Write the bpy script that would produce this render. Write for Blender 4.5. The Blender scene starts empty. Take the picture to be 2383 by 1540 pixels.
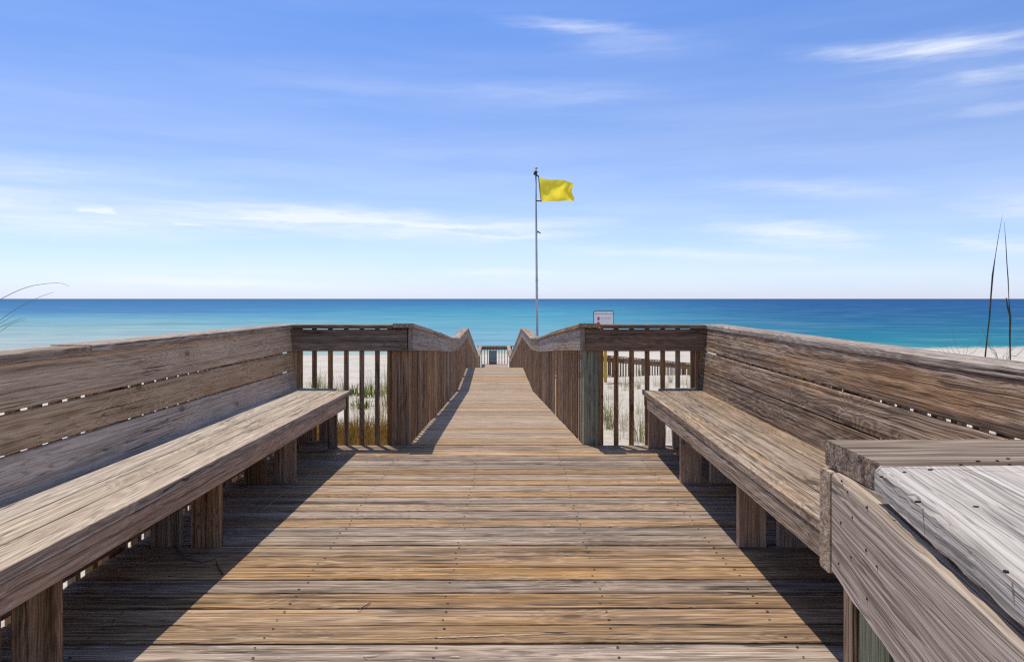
import bpy, math, random
from mathutils import Vector, Matrix, noise
R = math.radians
sc = bpy.context.scene
COL = sc.collection
rnd = random.Random(7)

# ------------------------------------------------------------------ camera
F = 1733.0          # focal length in pixels of a 2382 px wide picture
CH = 1.17           # eye height over the deck
cam = bpy.data.cameras.new('camera')
co = bpy.data.objects.new('camera', cam); COL.objects.link(co)
co.location = (0, 0, CH); co.rotation_euler = (R(90), 0, 0)
cam.sensor_width = 36; cam.lens = 36*F/2382; cam.shift_y = -75/2382
cam.clip_start = 0.05; cam.clip_end = 60000
sc.camera = co
sc.view_settings.view_transform = 'Standard'
sc.view_settings.look = 'None'
sc.view_settings.exposure = 0.0
sc.view_settings.gamma = 1.0
sc.view_settings.use_curve_mapping = False
sc.cycles.use_denoising = False
sc.cycles.filter_width = 1.3
sc.cycles.max_bounces = 6; sc.cycles.diffuse_bounces = 3; sc.cycles.glossy_bounces = 2; sc.cycles.transparent_max_bounces = 4
sc.cycles.sample_clamp_indirect = 4

# ------------------------------------------------------------------ sun and sky
SX, SY = 0.177, 0.31        # shadow shift per metre of height: +x, -y
ld = bpy.data.lights.new('sun', 'SUN'); ld.energy = 3.45; ld.angle = R(0.53); ld.color = (1.0, 0.945, 0.85)
sun = bpy.data.objects.new('sun', ld); COL.objects.link(sun)
sun.rotation_euler = Vector((SX, -SY, -1)).to_track_quat('-Z', 'Y').to_euler()
ELEV = math.atan2(1, math.hypot(SX, SY)); AZ = math.atan2(-SX, SY)

class NT:
    """tiny node-tree helper"""
    def __init__(s, tree):
        s.t = tree; s.n = tree.nodes; s.l = tree.links
    def new(s, typ, **kw):
        nd = s.n.new(typ)
        for k, v in kw.items(): setattr(nd, k, v)
        return nd
    def put(s, sock, v):
        if hasattr(v, 'is_output') : s.l.new(v, sock)
        elif v is not None:
            if isinstance(v, (tuple, list)) and len(v) == 3 and sock.type == 'RGBA': v = (*v, 1)
            sock.default_value = v
    def math(s, op, a, b=None, c=None, clamp=False):
        nd = s.new('ShaderNodeMath', operation=op, use_clamp=clamp)
        s.put(nd.inputs[0], a)
        if b is not None: s.put(nd.inputs[1], b)
        if c is not None: s.put(nd.inputs[2], c)
        return nd.outputs[0]
    def vmath(s, op, a, b=None):
        nd = s.new('ShaderNodeVectorMath', operation=op)
        s.put(nd.inputs[0], a)
        if b is not None: s.put(nd.inputs[1], b)
        return nd.outputs[1] if op in ('LENGTH', 'DOT_PRODUCT') else nd.outputs[0]
    def mix(s, f, a, b, mode='MIX'):
        nd = s.new('ShaderNodeMix', data_type='RGBA', blend_type=mode)
        s.put(nd.inputs[0], f); s.put(nd.inputs[6], a); s.put(nd.inputs[7], b)
        return nd.outputs[2]
    def rng(s, v, a, b, c=0.0, d=1.0, smooth=False):
        nd = s.new('ShaderNodeMapRange')
        if smooth: nd.interpolation_type = 'SMOOTHSTEP'
        s.put(nd.inputs[0], v)
        for i, q in enumerate((a, b, c, d)): s.put(nd.inputs[i+1], q)
        return nd.outputs[0]
    def noise(s, vec, scale=1.0, detail=2.0, rough=0.5, dist=0.0):
        nd = s.new('ShaderNodeTexNoise')
        s.put(nd.inputs['Vector'], vec); nd.inputs['Scale'].default_value = scale
        nd.inputs['Detail'].default_value = detail; nd.inputs['Roughness'].default_value = rough
        nd.inputs['Distortion'].default_value = dist
        return nd.outputs[0]
    def ramp(s, f, stops):
        nd = s.new('ShaderNodeValToRGB'); cr = nd.color_ramp
        while len(cr.elements) > 1: cr.elements.remove(cr.elements[-1])
        cr.elements[0].position = stops[0][0]; cr.elements[0].color = (*stops[0][1], 1)
        for p, c in stops[1:]:
            e = cr.elements.new(p); e.color = (*c, 1)
        s.put(nd.inputs[0], f); return nd.outputs[0]
    def comb(s, x, y, z):
        nd = s.new('ShaderNodeCombineXYZ')
        s.put(nd.inputs[0], x); s.put(nd.inputs[1], y); s.put(nd.inputs[2], z)
        return nd.outputs[0]
    def sep(s, v):
        nd = s.new('ShaderNodeSeparateXYZ'); s.put(nd.inputs[0], v); return nd.outputs

def srgb(r, g, b):
    f = lambda c: (c/255/12.92) if c/255 <= .04045 else ((c/255+.055)/1.055)**2.4
    return (f(r), f(g), f(b))

w = bpy.data.worlds.new('World'); sc.world = w; w.use_nodes = True
T = NT(w.node_tree); T.n.clear()
sky = T.new('ShaderNodeTexSky', sky_type='NISHITA'); sky.sun_disc = False
sky.sun_elevation = ELEV; sky.sun_rotation = AZ
sky.altitude = 0; sky.air_density = 1.0; sky.dust_density = 0.3; sky.ozone_density = 2.0
tc = T.new('ShaderNodeTexCoord')
d = T.sep(tc.outputs['Generated'])
hyp = T.math('SQRT', T.math('ADD', T.math('MULTIPLY', d[0], d[0]), T.math('MULTIPLY', d[1], d[1])))
te = T.math('DIVIDE', d[2], T.math('MAXIMUM', hyp, 0.05))          # tangent of elevation
az = T.math('ARCTAN2', d[0], d[1])
P = T.comb(az, te, 0)
# warm up / tint of the clear sky by height: deeper blue overhead, milky towards the sea
tint = T.ramp(T.math('DIVIDE', te, 1.6, clamp=True), [(0.0, (.455, .535, .86)), (0.065, (.45, .475, .64)), (0.125, (.45, .465, .60)), (0.187, (.385, .45, .63)), (0.25, (.325, .44, .66)), (.4, (.38, .45, .62)), (0.8, (.52, .485, .44))])
skyc = T.vmath('MULTIPLY', T.mix(1.0, sky.outputs[0], tint, 'MULTIPLY'), (2, 2, 2))
# cirrus streaks: (px, py, half width, half height, tilt px per px, strength) measured at the 2382 px picture
ST = [(870, 522, 420, 26, .03, .95), (640, 505, 620, 40, .04, .35), (1150, 540, 260, 13, .02, .5), (150, 528, 330, 26, .02, .55),
      (240, 487, 34, 6, .12, .8), (465, 527, 62, 4, .2, .5), (330, 410, 230, 16, .06, .2), (60, 400, 160, 18, .05, .25),
      (1330, 62, 170, 14, .1, .75), (1450, 95, 190, 30, .12, .3), (1270, 215, 270, 24, .02, .36), (860, 205, 260, 18, .02, .1),
      (2080, 120, 220, 17, .11, .85), (2300, 100, 190, 22, .1, .7), (2330, 172, 120, 12, .03, .75), (2260, 150, 230, 50, .08, .4), (2360, 250, 110, 12, .0, .4),
      (1850, 548, 210, 26, .13, .85), (1640, 592, 330, 10, .05, .6), (1860, 440, 230, 20, .12, .4), (2270, 565, 130, 14, .16, .7), (2340, 575, 140, 16, .02, .5),
      (1330, 520, 160, 12, .03, .4), (1140, 634, 170, 8, .01, .5), (450, 655, 420, 10, .02, .4), (700, 635, 300, 8, .02, .22), (300, 590, 320, 12, .02, .15), (1700, 640, 500, 14, .0, .15),
      (2700, 480, 300, 30, .1, .7), (-300, 450, 320, 30, .0, .6), (3100, 200, 300, 30, .1, .6), (-600, 250, 320, 26, -.1, .5)]
acc = None
wv = T.new('ShaderNodeTexNoise'); T.put(wv.inputs['Vector'], T.vmath('MULTIPLY', P, (4, 22, 1))); wv.inputs['Detail'].default_value = 4
warp = T.vmath('MULTIPLY', T.vmath('SUBTRACT', wv.outputs[1], (.5, .5, .5)), (.10, .014, 0))
PW = T.vmath('ADD', P, warp)
for px, py, hw, hh, sl, st in ST:
    m = T.new('ShaderNodeMapping', vector_type='TEXTURE')
    T.put(m.inputs['Vector'], PW)
    m.inputs['Location'].default_value = (math.atan((px-1191)/F), (695-py)/F*math.cos(math.atan((px-1191)/F)), 0)
    m.inputs['Rotation'].default_value = (0, 0, -math.atan(sl))
    m.inputs['Scale'].default_value = (hw*1.35/F, hh*1.8/F, 1)
    v = T.rng(T.vmath('LENGTH', m.outputs[0]), 0, 1, st*(1.3 if py > 300 else .78), 0, smooth=True)
    acc = v if acc is None else T.math('ADD', acc, v)
fib = T.noise(T.vmath('MULTIPLY', PW, (6, 95, 1)), 1, 7, .70)
fib2 = T.noise(T.vmath('MULTIPLY', PW, (2.2, 24, 1)), 1, 4, .55)
fibm = T.math('MULTIPLY', T.rng(fib, .3, .68, .25, 1.15), T.rng(fib2, .3, .62, .3, 1.1))
veil = T.math('MULTIPLY', T.rng(fib2, .38, .75, 0, .34), T.rng(te, .02, .32, 1, .25))
cl = T.math('ADD', T.math('MULTIPLY', acc, fibm), veil, clamp=True)
cl = T.math('MULTIPLY', cl, T.math('GREATER_THAN', te, 0.0))
SKY = 0.12
cloudc = (7.9, 8.3, 9.2)
skyc = T.mix(T.math('MULTIPLY', cl, .8), skyc, cloudc)
bg = T.new('ShaderNodeBackground'); T.put(bg.inputs[0], skyc); bg.inputs[1].default_value = SKY
wo = T.new('ShaderNodeOutputWorld'); T.l.new(bg.outputs[0], wo.inputs[0])

# ------------------------------------------------------------------ object helpers
def link(o, parent=None, label=None, cat=None, group=None, kind=None):
    COL.objects.link(o)
    if parent is not None:
        o.parent = parent
        o.location = Vector(o.location) - Vector(parent.location)
    if label: o['label'] = label
    if cat: o['category'] = cat
    if group: o['group'] = group
    if kind: o['kind'] = kind
    return o
def empty(name, loc, label=None, cat=None, group=None, kind=None):
    o = bpy.data.objects.new(name, None); o.location = loc; o.empty_display_size = .2
    return link(o, None, label, cat, group, kind)
def mesh_obj(name, verts, faces, mat, parent=None, loc=(0, 0, 0), smooth=False, **kw):
    me = bpy.data.meshes.new(name); me.from_pydata([tuple(v) for v in verts], [], faces)
    if mat: me.materials.append(mat)
    if smooth: me.polygons.foreach_set('use_smooth', [True]*len(me.polygons))
    me.update()
    o = bpy.data.objects.new(name, me); o.location = loc
    return link(o, parent, **kw)

def board_geo(L, W, Th, seg, ch, jit, cut0, cut1, seed, rough=0.0):
    r = random.Random(seed)
    V = []; Fc = []
    hy, hz = W/2, Th/2
    for i in range(seg+1):
        t = i/seg; x = -L/2 + L*t
        c = [ch*(1+jit*r.uniform(-.6, 1.4)) for _ in range(4)]
        by = r.uniform(-1, 1)*rough; bz = r.uniform(-1, 1)*rough*.5
        pr = [(hy, -hz+c[0]), (hy, hz-c[1]), (hy-c[1], hz), (-hy+c[2], hz), (-hy, hz-c[2]), (-hy, -hz+c[3]), (-hy+c[3], -hz), (hy-c[0], -hz)]
        for (y, z) in pr:
            xx = x
            if i == 0: xx += cut0*y
            if i == seg: xx += cut1*y
            V.append((xx, y+by, z+bz))
    for i in range(seg):
        a, b = i*8, (i+1)*8
        for k in range(8):
            k2 = (k+1) % 8
            Fc.append((a+k, b+k, b+k2, a+k2))
    Fc.append(tuple(range(7, -1, -1))[::-1][::-1]); Fc.append(tuple(seg*8+k for k in range(8)))
    return V, Fc
_cache = {}
def board(name, p0, p1, W, Th, mat, parent=None, up=(0, 0, 1), seg=None, ch=.003, jit=.5, cut0=0, cut1=0, rough=.0006, share=None, **kw):
    """a sawn board from p0 to p1 (centre line); width W across, thickness Th along 'up'"""
    p0, p1 = Vector(p0), Vector(p1); dx = p1-p0; L = dx.length; X = dx/L
    U = Vector(up); Z = (U - X*U.dot(X)).normalized(); Y = Z.cross(X)
    if seg is None: seg = max(1, min(24, int(L/.3)))
    key = (round(L, 3), W, Th, seg, ch, cut0, cut1, mat.name, share if share is not None else rnd.random())
    me = _cache.get(key)
    if me is None:
        V, Fc = board_geo(L, W, Th, seg, ch, jit, cut0, cut1, rnd.random(), rough)
        me = bpy.data.meshes.new(name); me.from_pydata(V, [], Fc); me.materials.append(mat); me.update()
        _cache[key] = me
    o = bpy.data.objects.new(name, me)
    M = Matrix(((X.x, Y.x, Z.x), (X.y, Y.y, Z.y), (X.z, Y.z, Z.z)))
    o.rotation_euler = M.to_euler(); o.location = (p0+p1)/2
    return link(o, parent, **kw)
def tube(pts, rad, n=8, cap=True):
    """verts/faces of a tube along pts, rad = number or list"""
    V = []; Fc = []
    pts = [Vector(p) for p in pts]
    for i, p in enumerate(pts):
        t = (pts[min(i+1, len(pts)-1)] - pts[max(i-1, 0)]).normalized()
        a = Vector((0, 0, 1)) if abs(t.z) < .9 else Vector((1, 0, 0))
        u = t.cross(a).normalized(); v = t.cross(u)
        r = rad[i] if isinstance(rad, (list, tuple)) else rad
        for k in range(n):
            q = 2*math.pi*k/n
            V.append(p + u*math.cos(q)*r + v*math.sin(q)*r)
    for i in range(len(pts)-1):
        for k in range(n):
            Fc.append((i*n+k, i*n+(k+1) % n, (i+1)*n+(k+1) % n, (i+1)*n+k))
    if cap:
        Fc.append(tuple(range(n))); Fc.append(tuple((len(pts)-1)*n+k for k in range(n)))
    return V, Fc
def pt(px, py, Y):
    return Vector(((px-1191)*Y/F, Y, CH-(py-695)*Y/F))

# ------------------------------------------------------------------ materials
def new_mat(name):
    m = bpy.data.materials.new(name); m.use_nodes = True
    t = NT(m.node_tree); t.n.clear()
    out = t.new('ShaderNodeOutputMaterial'); b = t.new('ShaderNodeBsdfPrincipled')
    t.l.new(b.outputs[0], out.inputs[0])
    return m, t, b, out

def wood(name, dark, mid, light, warm, warm_amt=.35, knots=1.0, contrast=1.0, bump=.6, var=.22, crack=1.0, fine=150.0, centre=0.0, fleck=0.0, warmlo=.52, rings=1.0, dirt=.3, kp=.3):
    tone = lambda c, k=(1.46, 1.32, 1.12): tuple(a*q for a, q in zip(c, k))
    dark, mid, light, warm = tone(dark, (1.08, .95, .80)), tone(mid), tone(light, (1.45, 1.34, 1.18)), tone(warm)
    m, t, b, out = new_mat(name)
    tc = t.new('ShaderNodeTexCoord'); oi = t.new('ShaderNodeObjectInfo')
    r = oi.outputs['Random']
    off = t.comb(t.math('MULTIPLY', r, 71.3), t.math('MULTIPLY', r, 37.7), t.math('MULTIPLY', r, 53.1))
    O = tc.outputs['Object']
    Pp = t.vmath('ADD', O, off)
    # slow wander of the grain so that the lines are not ruler straight
    wn = t.new('ShaderNodeTexNoise'); t.put(wn.inputs['Vector'], t.vmath('MULTIPLY', Pp, (1.0, 4, 4))); wn.inputs['Detail'].default_value = 1
    Pw = t.vmath('ADD', Pp, t.vmath('MULTIPLY', t.vmath('SUBTRACT', wn.outputs[1], (.5, .5, .5)), (0, .011, .011)))
    # knots
    vo = t.new('ShaderNodeTexVoronoi'); vo.feature = 'F1'
    t.put(vo.inputs['Vector'], t.vmath('MULTIPLY', Pp, (2.4, 4.6, 4.6))); vo.inputs['Scale'].default_value = 1.15
    pick = t.math('GREATER_THAN', t.sep(vo.outputs['Color'])[0], kp)
    kd = vo.outputs['Distance']
    kswirl = t.math('MULTIPLY', t.rng(kd, .55, 0, 0, 1, True), pick)
    n1 = t.noise(t.vmath('MULTIPLY', Pw, (.55, 5.5, 5.5)), 1, 2, .45)
    kd2 = t.math('ADD', kd, t.math('MULTIPLY', t.math('SUBTRACT', n1, .5), .22))
    kcore = t.math('MULTIPLY', t.rng(kd2, .10, .05, 0, 1, True), pick)
    ph = t.math('ADD', t.math('MULTIPLY', n1, 26*rings), t.math('MULTIPLY', kswirl, 2.6*knots))
    ring = t.math('MULTIPLY_ADD', t.math('SINE', t.math('MULTIPLY', ph, 6.283)), .5, .5)
    ring = t.math('POWER', ring, 1.6)
    f1 = t.noise(t.vmath('MULTIPLY', Pw, (1.1, fine*1.5, fine*1.5)), 1, 3, .6)
    f2 = t.noise(t.vmath('MULTIPLY', Pw, (.30, 62, 62)), 1, 4, .58)
    bl = t.noise(t.vmath('MULTIPLY', Pp, (1.1, 7, 7)), 1, 3, .55)
    cn = t.noise(t.vmath('MULTIPLY', Pw, (.3, 30, 30)), 1, 2, .45)
    cm = t.noise(t.vmath('MULTIPLY', Pp, (1.7, 9, 9)), 1.3, 2, .5)
    ck = t.math('MULTIPLY', t.rng(t.math('ABSOLUTE', t.math('SUBTRACT', cn, .5)), .003, .016, 1, 0), t.rng(cm, .48, .6))
    ck = t.math('MULTIPLY', ck, crack, clamp=True)
    # crisp growth lines: contours of a stretched noise, swirling round the knots
    ln = t.noise(t.vmath('MULTIPLY', Pw, (.24, 17, 17)), 1, 2, .5)
    lp = t.math('ADD', t.math('MULTIPLY', ln, 16.0), t.math('MULTIPLY', kswirl, 3.0*knots))
    l1 = t.math('ABSOLUTE', t.math('SUBTRACT', t.math('FRACT', lp), .5))
    lines = t.rng(l1, .05, .16, 1, 0)
    lines = t.math('MULTIPLY', lines, t.rng(f2, .40, .58, .15, 1))
    sp = t.noise(t.vmath('MULTIPLY', Pw, (3.5, 210, 210)), 1, 2, .6)
    dash = t.math('MULTIPLY', t.rng(sp, .60, .65), t.rng(bl, .42, .56))
    marks = t.math('MAXIMUM', t.math('MULTIPLY', lines, .62), t.math('MULTIPLY', dash, .8))
    v = t.math('ADD', t.math('MULTIPLY', ring, .14), t.math('MULTIPLY', t.rng(f2, .34, .66), .44))
    v = t.math('ADD', v, t.math('MULTIPLY', t.rng(f1, .36, .64), .42))
    v = t.math('MULTIPLY_ADD', t.math('SUBTRACT', v, .5), contrast*1.35, .5, clamp=True)
    col = t.ramp(v, [(0, dark), (.5, mid), (1, light)])
    col = t.mix(t.math('MULTIPLY', marks, .95*min(1.0, contrast)), col, tuple(q*.42 for q in dark))
    # honey coloured places where the grey skin has worn off
    wm = t.math('MULTIPLY', t.rng(t.math('ADD', bl, t.math('MULTIPLY', t.math('SUBTRACT', f1, .5), .25)), warmlo, warmlo+.16), warm_amt*1.2)
    r2 = t.math('FRACT', t.math('MULTIPLY', r, 17.31))
    wm = t.math('MULTIPLY', wm, t.rng(r2, .1, .75, .25, 1.15))
    if centre:
        ox = t.sep(O)[0]
        wm = t.math('MULTIPLY', wm, t.rng(t.math('ABSOLUTE', t.math('ADD', ox, .12)), .3, centre, 1.3, .1, True))
    wm = t.math('MULTIPLY', wm, t.rng(v, .0, .6, .55, 1), clamp=True)
    col = t.mix(wm, col, t.mix(t.rng(v, .1, .9), (warm[0]*.55, warm[1]*.5, warm[2]*.45), warm))
    # dark weather stains
    dn = t.noise(t.vmath('MULTIPLY', Pp, (1.6, 12, 12)), 1.0, 4, .62)
    dn = t.math('ADD', dn, t.math('MULTIPLY', t.math('SUBTRACT', f1, .5), .5))
    col = t.mix(t.math('MULTIPLY', t.rng(dn, .54, .70), dirt*1.25), col, (dark[0]*.62, dark[1]*.62, dark[2]*.66))
    if fleck:
        fl = t.noise(t.vmath('MULTIPLY', Pp, (16, 120, 120)), 1, 2, .6)
        fm = t.noise(t.vmath('MULTIPLY', Pp, (1.5, 6, 6)), 1, 2, .6)
        fk = t.math('MULTIPLY', t.rng(fl, .62, .68), t.rng(fm, .5, .62))
        col = t.mix(t.math('MULTIPLY', fk, fleck), col, (.62, .55, .46))
    col = t.mix(t.math('MULTIPLY', kcore, .66*min(knots, 1)), col, (dark[0]*.4, dark[1]*.33, dark[2]*.28))
    col = t.mix(t.math('MULTIPLY', kswirl, .22*min(knots, 1)), col, (dark[0]*.9, dark[1]*.75, dark[2]*.6))
    col = t.mix(t.math('MULTIPLY', ck, .85), col, (.018, .014, .011))
    bv = t.rng(r, 0, 1, 1-var, 1+var)
    hs = t.new('ShaderNodeHueSaturation'); t.put(hs.inputs['Color'], col); t.put(hs.inputs['Value'], bv)
    t.put(hs.inputs['Saturation'], t.rng(r2, 0, 1, .72, 1.2))
    t.put(b.inputs['Base Color'], hs.outputs[0])
    t.put(b.inputs['Roughness'], t.rng(v, 0, 1, .85, .62))
    b.inputs['Specular IOR Level'].default_value = .32
    h = t.math('ADD', t.math('MULTIPLY', f2, .9), t.math('MULTIPLY', f1, .7))
    h = t.math('ADD', h, t.math('MULTIPLY', ring, .16))
    h = t.math('SUBTRACT', h, t.math('MULTIPLY', ck, 1.6))
    h = t.math('SUBTRACT', h, t.math('ADD', t.math('MULTIPLY', kcore, .4), t.math('MULTIPLY', marks, .6)))
    bp = t.new('ShaderNodeBump'); bp.inputs['Strength'].default_value = bump; bp.inputs['Distance'].default_value = .0045
    t.put(bp.inputs['Height'], h); t.put(b.inputs['Normal'], bp.outputs[0])
    return m

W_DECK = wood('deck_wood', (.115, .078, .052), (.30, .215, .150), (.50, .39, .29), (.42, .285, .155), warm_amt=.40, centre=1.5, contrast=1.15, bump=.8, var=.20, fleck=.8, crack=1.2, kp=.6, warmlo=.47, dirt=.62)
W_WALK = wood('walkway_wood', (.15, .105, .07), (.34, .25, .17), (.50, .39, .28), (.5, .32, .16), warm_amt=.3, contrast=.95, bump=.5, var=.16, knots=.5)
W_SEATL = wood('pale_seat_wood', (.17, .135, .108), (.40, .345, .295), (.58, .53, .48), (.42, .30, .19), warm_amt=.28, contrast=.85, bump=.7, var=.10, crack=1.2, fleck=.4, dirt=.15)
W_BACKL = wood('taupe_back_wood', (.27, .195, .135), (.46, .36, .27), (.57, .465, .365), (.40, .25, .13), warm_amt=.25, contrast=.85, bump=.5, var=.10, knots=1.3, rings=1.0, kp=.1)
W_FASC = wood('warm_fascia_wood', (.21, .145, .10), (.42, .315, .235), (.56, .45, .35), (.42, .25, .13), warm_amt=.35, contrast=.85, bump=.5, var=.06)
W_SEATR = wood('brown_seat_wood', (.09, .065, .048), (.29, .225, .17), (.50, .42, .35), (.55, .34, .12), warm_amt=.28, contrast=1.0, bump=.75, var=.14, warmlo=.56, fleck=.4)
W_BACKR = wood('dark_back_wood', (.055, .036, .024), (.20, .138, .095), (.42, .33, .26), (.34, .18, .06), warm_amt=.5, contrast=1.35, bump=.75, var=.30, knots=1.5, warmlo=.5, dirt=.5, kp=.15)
W_RAIL = wood('dark_rail_wood', (.07, .048, .034), (.185, .13, .095), (.31, .235, .18), (.26, .15, .07), warm_amt=.3, contrast=1.0, bump=.5, var=.12)
W_CAP = wood('weathered_cap_wood', (.13, .09, .065), (.33, .26, .20), (.52, .45, .38), (.38, .24, .13), warm_amt=.3, contrast=1.1, bump=.7, var=.1)
W_POST = wood('brown_post_wood', (.10, .06, .034), (.26, .17, .105), (.38, .265, .175), (.36, .2, .09), warm_amt=.4, contrast=1.2, bump=.5, var=.16, rings=1.3)
W_BAL = wood('baluster_wood', (.11, .07, .045), (.24, .165, .115), (.37, .27, .20), (.38, .22, .12), warm_amt=.35, contrast=.9, bump=.4, var=.3, knots=.4)
W_WFASC = wood('grey_walk_fascia_wood', (.14, .105, .08), (.30, .245, .205), (.43, .37, .32), (.38, .27, .16), warm_amt=.3, contrast=.9, bump=.5, var=.1)
W_GREEN = wood('green_treated_wood', (.12, .125, .08), (.25, .28, .19), (.35, .38, .27), (.24, .22, .12), warm_amt=.2, contrast=.9, bump=.5, var=.05, crack=1.5, knots=.3)
W_PALE = wood('bleached_cap_wood', (.19, .168, .148), (.42, .39, .36), (.53, .50, .47), (.46, .38, .30), warm_amt=.10, dirt=.0, contrast=.72, bump=.7, var=.04, crack=.35, fine=120, kp=1.1, knots=.2)
W_NEAR = wood('grey_near_wood', (.15, .118, .095), (.34, .285, .24), (.50, .445, .40), (.42, .30, .20), warm_amt=.25, contrast=.75, bump=.6, var=.04, crack=.7, fine=120, kp=.9, dirt=.15)
W_NEARC = wood('dark_grey_cap_wood', (.08, .062, .052), (.22, .185, .16), (.36, .315, .28), (.30, .2, .13), warm_amt=.2, contrast=1.0, bump=.6, var=.04)
W_FAR = wood('far_fence_wood', (.05, .028, .016), (.17, .10, .06), (.27, .18, .11), (.3, .16, .06), warm_amt=.5, contrast=1.2, bump=.3, var=.2)

def plain(name, c, rough=.6, metal=0.0, noise_amt=.15, sc_=8.0):
    m, t, b, out = new_mat(name)
    tc = t.new('ShaderNodeTexCoord')
    n = t.noise(tc.outputs['Object'], sc_, 4, .6)
    col = t.mix(t.rng(n, .3, .7), tuple(x*(1-noise_amt) for x in c), tuple(min(1, x*(1+noise_amt)) for x in c))
    t.put(b.inputs['Base Color'], col); b.inputs['Roughness'].default_value = rough; b.inputs['Metallic'].default_value = metal
    return m
M_BLACK = plain('black_fitting', (.015, .016, .02), .5)
M_STEEL = plain('galvanised_pole', (.42, .43, .44), .42, .6)
M_GOLD = plain('brass_finial', (.45, .36, .12), .35, .7)
M_SIGN = plain('sign_face_white', (.86, .84, .85), .45, 0, .04)
M_SIGNB = plain('sign_border_dark', (.03, .06, .08), .5)
M_TEXT = plain('sign_letter_grey', (.12, .11, .13), .6)
M_RED = plain('sign_flag_red', (.45, .02, .03), .5)
M_YPOST = plain('yellow_sign_post', (.58, .38, .05), .6, 0, .2, 5)
M_NAIL = plain('rusty_nail', (.03, .02, .015), .8)
M_TWIG = plain('dry_straw', (.42, .33, .17), .8)
M_TWIGD = plain('dark_twig', (.06, .04, .03), .8)

def sand_mat():
    m, t, b, out = new_mat('white_sand')
    g = t.new('ShaderNodeNewGeometry'); Pn = g.outputs['Position']
    n = t.noise(Pn, .35, 4, .6); n2 = t.noise(Pn, 3.2, 5, .65); n3 = t.noise(Pn, 60, 3, .7)
    col = t.mix(t.rng(n, .35, .65), (.60, .535, .445), (.72, .655, .56))
    col = t.mix(t.rng(n2, .54, .66, 0, .45), col, (.42, .36, .29))
    col = t.mix(t.rng(n3, .3, .7, 0, .18), col, (.5, .43, .35))
    z = t.sep(Pn)[2]
    wet = t.rng(t.math('ADD', z, t.math('MULTIPLY', n2, .12)), -3.42, -3.22, .75, 0, True)
    col = t.mix(wet, col, (.40, .36, .29))
    t.put(b.inputs['Base Color'], col); b.inputs['Roughness'].default_value = .9; b.inputs['Specular IOR Level'].default_value = .15
    vo = t.new('ShaderNodeTexVoronoi'); t.put(vo.inputs['Vector'], Pn); vo.inputs['Scale'].default_value = 2.6
    h = t.math('ADD', t.math('MULTIPLY', t.rng(vo.outputs['Distance'], 0, .45), .35), t.math('MULTIPLY', n2, .8))
    bp = t.new('ShaderNodeBump'); bp.inputs['Strength'].default_value = .7; bp.inputs['Distance'].default_value = .2
    t.put(bp.inputs['Height'], t.math('ADD', h, t.math('MULTIPLY', n3, .05))); t.put(b.inputs['Normal'], bp.outputs[0])
    return m
M_SAND = sand_mat()

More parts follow.
